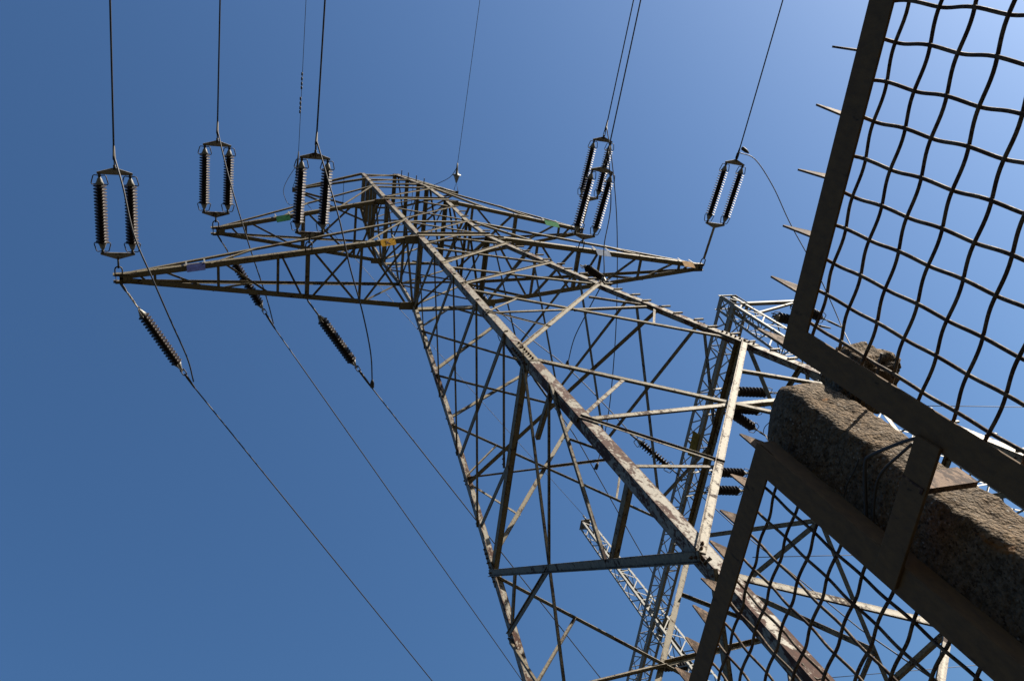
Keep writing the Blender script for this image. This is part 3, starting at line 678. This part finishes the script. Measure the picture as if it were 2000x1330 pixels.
# ------------------------------------------------------------------ fence
FX = CAM.x + .92; CY = CAM.y
fence = tag(empty('mesh_fence', (FX, -6.9, 0)), 'dark iron mesh fence with spiked top rails, close on the right', 'fence')
FO = V((FX, -6.9, 0))
def FB(mb, name, mat='fence', parent=None, label=None):
    mb.v = [tuple(V(p) - FO) for p in mb.v]; return mb.build(name, mat, parent or fence, label)
def bevel_obj(o, wd=.0012):
    m = o.modifiers.new('bevel', 'BEVEL'); m.width = wd; m.segments = 2; m.limit_method = 'ANGLE'
panels = ((CY - 1.6, CY + .494, 1), (CY + .668, CY + 2.7, 0))
def shear(mb, up, k=.042):   # the right-hand panel hangs slightly out of level
    if up: mb.v = [(x, y, z - k * (y - CY - .47)) for x, y, z in mb.v]
    return mb
for (y0, y1, up) in panels:
    dz = 0.0 if up else -.006
    mb = MB(); mb.angle(V((FX, y0, 2.5235 + dz)), V((FX, y1, 2.5235 + dz)), .043, .0045, V((0, 0, -1)), V((1, 0, 0)), .036); rail = FB(shear(mb, up), 'top_rail'); bevel_obj(rail)
    mb = MB(); mb.angle(V((FX, y0, .35)), V((FX, y1, .35)), .043, .0045, V((0, 0, -1)), V((1, 0, 0))); FB(mb, 'bottom_rail')
    ys = y1 if up else y0; dr = -1 if up else 1
    mb = MB(); mb.angle(V((FX - .0005, ys, .1)), V((FX - .0005, ys, 2.5195 + dz)), .045, .0045, V((0, dr, 0)), V((1, 0, 0)), .036); bevel_obj(FB(mb, 'stile'))
    yo = y0 if up else y1
    mb = MB(); mb.angle(V((FX - .0005, yo, .1)), V((FX - .0005, yo, 2.5195 + dz)), .045, .0045, V((0, -dr, 0)), V((1, 0, 0))); FB(mb, 'stile')
    # crimped woven wire
    mb = MB(); xw = FX + .012; pit = .0514 if up else .0492; first = CY + .440 if up else CY + .7395
    ny = int((y1 - y0) / pit) + 1; ysn = [first - dr * -1 * 0 + dr * pit * i for i in range(0, ny)] if True else []
    ysn = [y for y in ysn if y0 + .01 < y < y1 - .01]
    zs = [(2.4765 if up else 2.459) - (.0518 if up else .0500) * k for k in range(0, 40)]
    zs = [z for z in zs if .37 < z]
    amp = .0036; rw = .0027
    jy = {i: random.uniform(-.0022, .0022) for i in range(len(ysn))}; jz = {i: random.uniform(-.0022, .0022) for i in range(len(zs))}
    for i, y in enumerate(ysn):
        pts = []; ztop = 2.505 + dz; zb = .33; n = int((ztop - zb) / .0497 * 6)
        for k in range(n + 1):
            z = ztop + (zb - ztop) * k / n; ph = pi * ((zs[0] - z) / .0497) + pi * i
            pts.append(V((xw + amp * cos(ph), y + jy[i] + .0020 * sin(ph * 1.0 + 1.3) + .0012 * sin(z * 9 + i), z)))
        mb.tube(pts, rw, 6)
    for i, z in enumerate(zs):
        pts = []; n = int((y1 - y0) / pit * 6)
        for k in range(n + 1):
            y = y0 + .01 + (y1 - y0 - .02) * k / n; ph = pi * ((y - ysn[0]) / (pit * dr)) + pi * i + pi
            pts.append(V((xw + amp * cos(ph), y, z + jz[i] + .0020 * sin(ph + .6) + .0012 * sin(y * 8 + i * 2))))
        mb.tube(pts, rw, 6)
    FB(shear(mb, up, .022), 'wire_mesh', 'meshwire')
    # spikes
    tips = ([.045 + .0889 * k for k in range(-16, 6)] if up else [.679 + .0765 * k for k in range(0, 26)])
    for t in tips:
        y = CY + t; jt = random.uniform(-.006, .006); zr_ = 2.521 + dz - (.042 * (t - .47) if up else 0); h = (2.589 if up else 2.560) - zr_ + jt * .6; lean = random.uniform(-.006, .006)
        mb = MB(); z = zr_
        mb.prism([V((FX + .0005, y, z - .01)), V((FX + .031, y, z - .01)), V((FX + .031, y, z + .012)), V((FX + .004, y + lean, z + h)), V((FX + .0005, y + lean, z + h))], (0, .003, 0)); FB(mb, 'spike', 'spike')
# strap joining the panels across the post, bracket, weld lumps
mb = MB(); mb.bar(V((CAM.x + .9165, CY + .488, 2.226)), V((CAM.x + .9165, CY + .706, 2.213)), .040, .006, V((0, 0, 1))); bevel_obj(FB(mb, 'cross_strap'))
mb = MB(); mb.angle(V((CAM.x + .912, CY + .548, 2.206)), V((CAM.x + 1.012, CY + .548, 2.203)), .036, .004, V((0, 0, 1)), V((0, 1, 0)), .009); FB(mb, 'post_bracket', 'bracket')

# ------------------------------------------------------------------ concrete post
def displaced_column(name, xc, yc, hx, hy, z0, z1, rc, parent, seed, step=.0055, taper=0.0, top_slope=0.0, amp=.004):
    n = 4; per = []
    # rounded rectangle outline
    import itertools
    def outline(k):
        L1, L2 = 2 * (hx - rc), 2 * (hy - rc); arc = pi / 2 * rc; tot = 2 * (L1 + L2) + 4 * arc; s = k * tot
        segs = [('y', L2, (hx, -hy + rc), (0, 1)), ('a', arc, (hx - rc, hy - rc), 0), ('x', L1, (hx - rc, hy), (-1, 0)), ('a', arc, (-hx + rc, hy - rc), pi / 2), ('y', L2, (-hx, hy - rc), (0, -1)), ('a', arc, (-hx + rc, -hy + rc), pi), ('x', L1, (-hx + rc, -hy), (1, 0)), ('a', arc, (hx - rc, -hy + rc), 3 * pi / 2)]
        for t, l, p, d in segs:
            if s <= l + 1e-9:
                if t == 'a':
                    a = d + s / rc; return (p[0] + rc * cos(a), p[1] + rc * sin(a))
                return (p[0] + d[0] * s, p[1] + d[1] * s)
            s -= l
        return (hx, -hy + rc)
    nn = int(4 * (hx + hy) / step); ring = [outline(k / nn) for k in range(nn)]
    zs = []; z = z1
    zr = .050
    m = int((z1 - z0) / step)
    zfine = [z1 - step * k for k in range(m + 1)]
    P = []; rings = 0
    caps = 7
    def disp(p, nrm):
        q = p * 1.0
        d = noise.fractal(q * 14 + V((seed, 0, 0)), 1.0, 2.0, 4) * amp * 1.3 + noise.fractal(q * 70, 1.0, 2.0, 3) * amp * .42
        pit = noise.noise(q * 110 + V((3, 1, 2))); d -= max(0, pit - .25) * amp * .9
        c_ = noise.noise(q * 6 + V((seed * 2, 4, 1))); d -= max(0, c_ - .30) * amp * 4
        return p + nrm * d
    for j in range(caps):     # rounded top
        a = (j + .6) / caps * pi / 2; sc = sin(a) ** .7; zz = z1 - zr * (1 - cos(a))
        rings += 1
        for (x, y) in ring:
            p = V((xc + x * sc, yc + y * sc, zz + top_slope * y)); nr = V((x * sc, y * sc, .03)).normalized(); P.append(disp(p, nr))
    for z in [z1 - zr - step * k for k in range(1, int((z1 - zr - z0) / step))] + [z0 * .5, 0]:
        rings += 1; g_ = 1 + taper * (z1 - z)
        for (x, y) in ring:
            p = V((xc + x * g_, yc + y * g_, z)); nr = V((x, y, 0)).normalized(); P.append(disp(p, nr) if z > z0 else p)
    n = nn; F = [tuple(range(n))[::-1] if False else tuple(range(n))] + [(j * n + k, (j + 1) * n + k, (j + 1) * n + (k + 1) % n, j * n + (k + 1) % n) for j in range(rings - 1) for k in range(n)]
    mb = MB(); mb.poly(P, F, True); return mb
px, py = CAM.x + 1.030, CY + .6465
post = displaced_column('concrete_post', 0, 0, .052, .060, 1.8, 2.584, .021, None, 3.1, taper=.06, top_slope=-.16, amp=.0052)
PO = V((px, py, 0)); 
post.v = [tuple(V(p) + V((0, 0, 0))) for p in post.v]
po = post.build('concrete_post', 'concrete'); po.location = PO
tag(po, 'crumbling concrete post leaning into view between the two fence panels', 'post')
def blob(c, rad, seed, n1=70, n2=44, amp=.22):
    P = []; F = []
    for j in range(n2 + 1):
        th = pi * j / n2
        for i in range(n1):
            ph = 2 * pi * i / n1; d = V((sin(th) * cos(ph), sin(th) * sin(ph), cos(th)))
            b = V((math.copysign(abs(d.x) ** .6, d.x), math.copysign(abs(d.y) ** .6, d.y), math.copysign(abs(d.z) ** .6, d.z)))
            k = 1 + amp * noise.fractal(d * 1.7 + V((seed, 0, 0)), 1, 2, 3) + .09 * noise.fractal(d * 7 + V((seed, 0, 0)), 1, 2, 3)
            P.append(V((b.x * rad[0], b.y * rad[1], b.z * rad[2])) * k + V(c))
    for j in range(n2):
        for i in range(n1): F.append((j * n1 + i, (j + 1) * n1 + i, (j + 1) * n1 + (i + 1) % n1, j * n1 + (i + 1) % n1))
    mb = MB(); mb.poly(P, F, True); return mb
lump = blob((CAM.x + 1.165 - px, CY + .590 - py, 2.562), (.050, .056, .050), 2.0); lump.build('broken_head', 'concrete', po)
mb = MB()
for (u, v, u2, v2) in ((1722, 690, 1713, 735), (1718, 700, 1710, 770), (1697, 770, 1690, 806)):
    a, b = at_x(u, v, CAM.x + 1.10) - PO, at_x(u2, v2, CAM.x + 1.10) - PO; mb.tube([a, b], .0026, 6)
mb.build('reinforcing_bar', 'dark', po)
# binding wires
def bw(pts, lb, r=.0022):
    mb = MB(); mb.tube(catmull([at_x(u, v, CAM.x + x) for u, v, x in pts], 8), r, 6); tag(mb.build('binding_wire', 'dark'), lb, 'wire', 'rusty binding wires round the post')
bw([(1830, 850, .93), (1783, 857, .945), (1740, 872, .955), (1700, 890, .962), (1690, 905, .962), (1690, 960, .965), (1694, 1030, .966), (1704, 1075, .962)], 'thick binding wire arching over the post from the upper panel', .0028)
bw([(1782, 866, .95), (1755, 890, .955), (1728, 915, .962), (1712, 945, .962), (1706, 1000, .963), (1706, 1060, .962)], 'second binding wire running just inside the arching one')
bw([(1678, 895, .965), (1668, 920, .966), (1655, 945, .966), (1648, 970, .966)], 'thin bent wire end standing off the mossy patch', .0012)
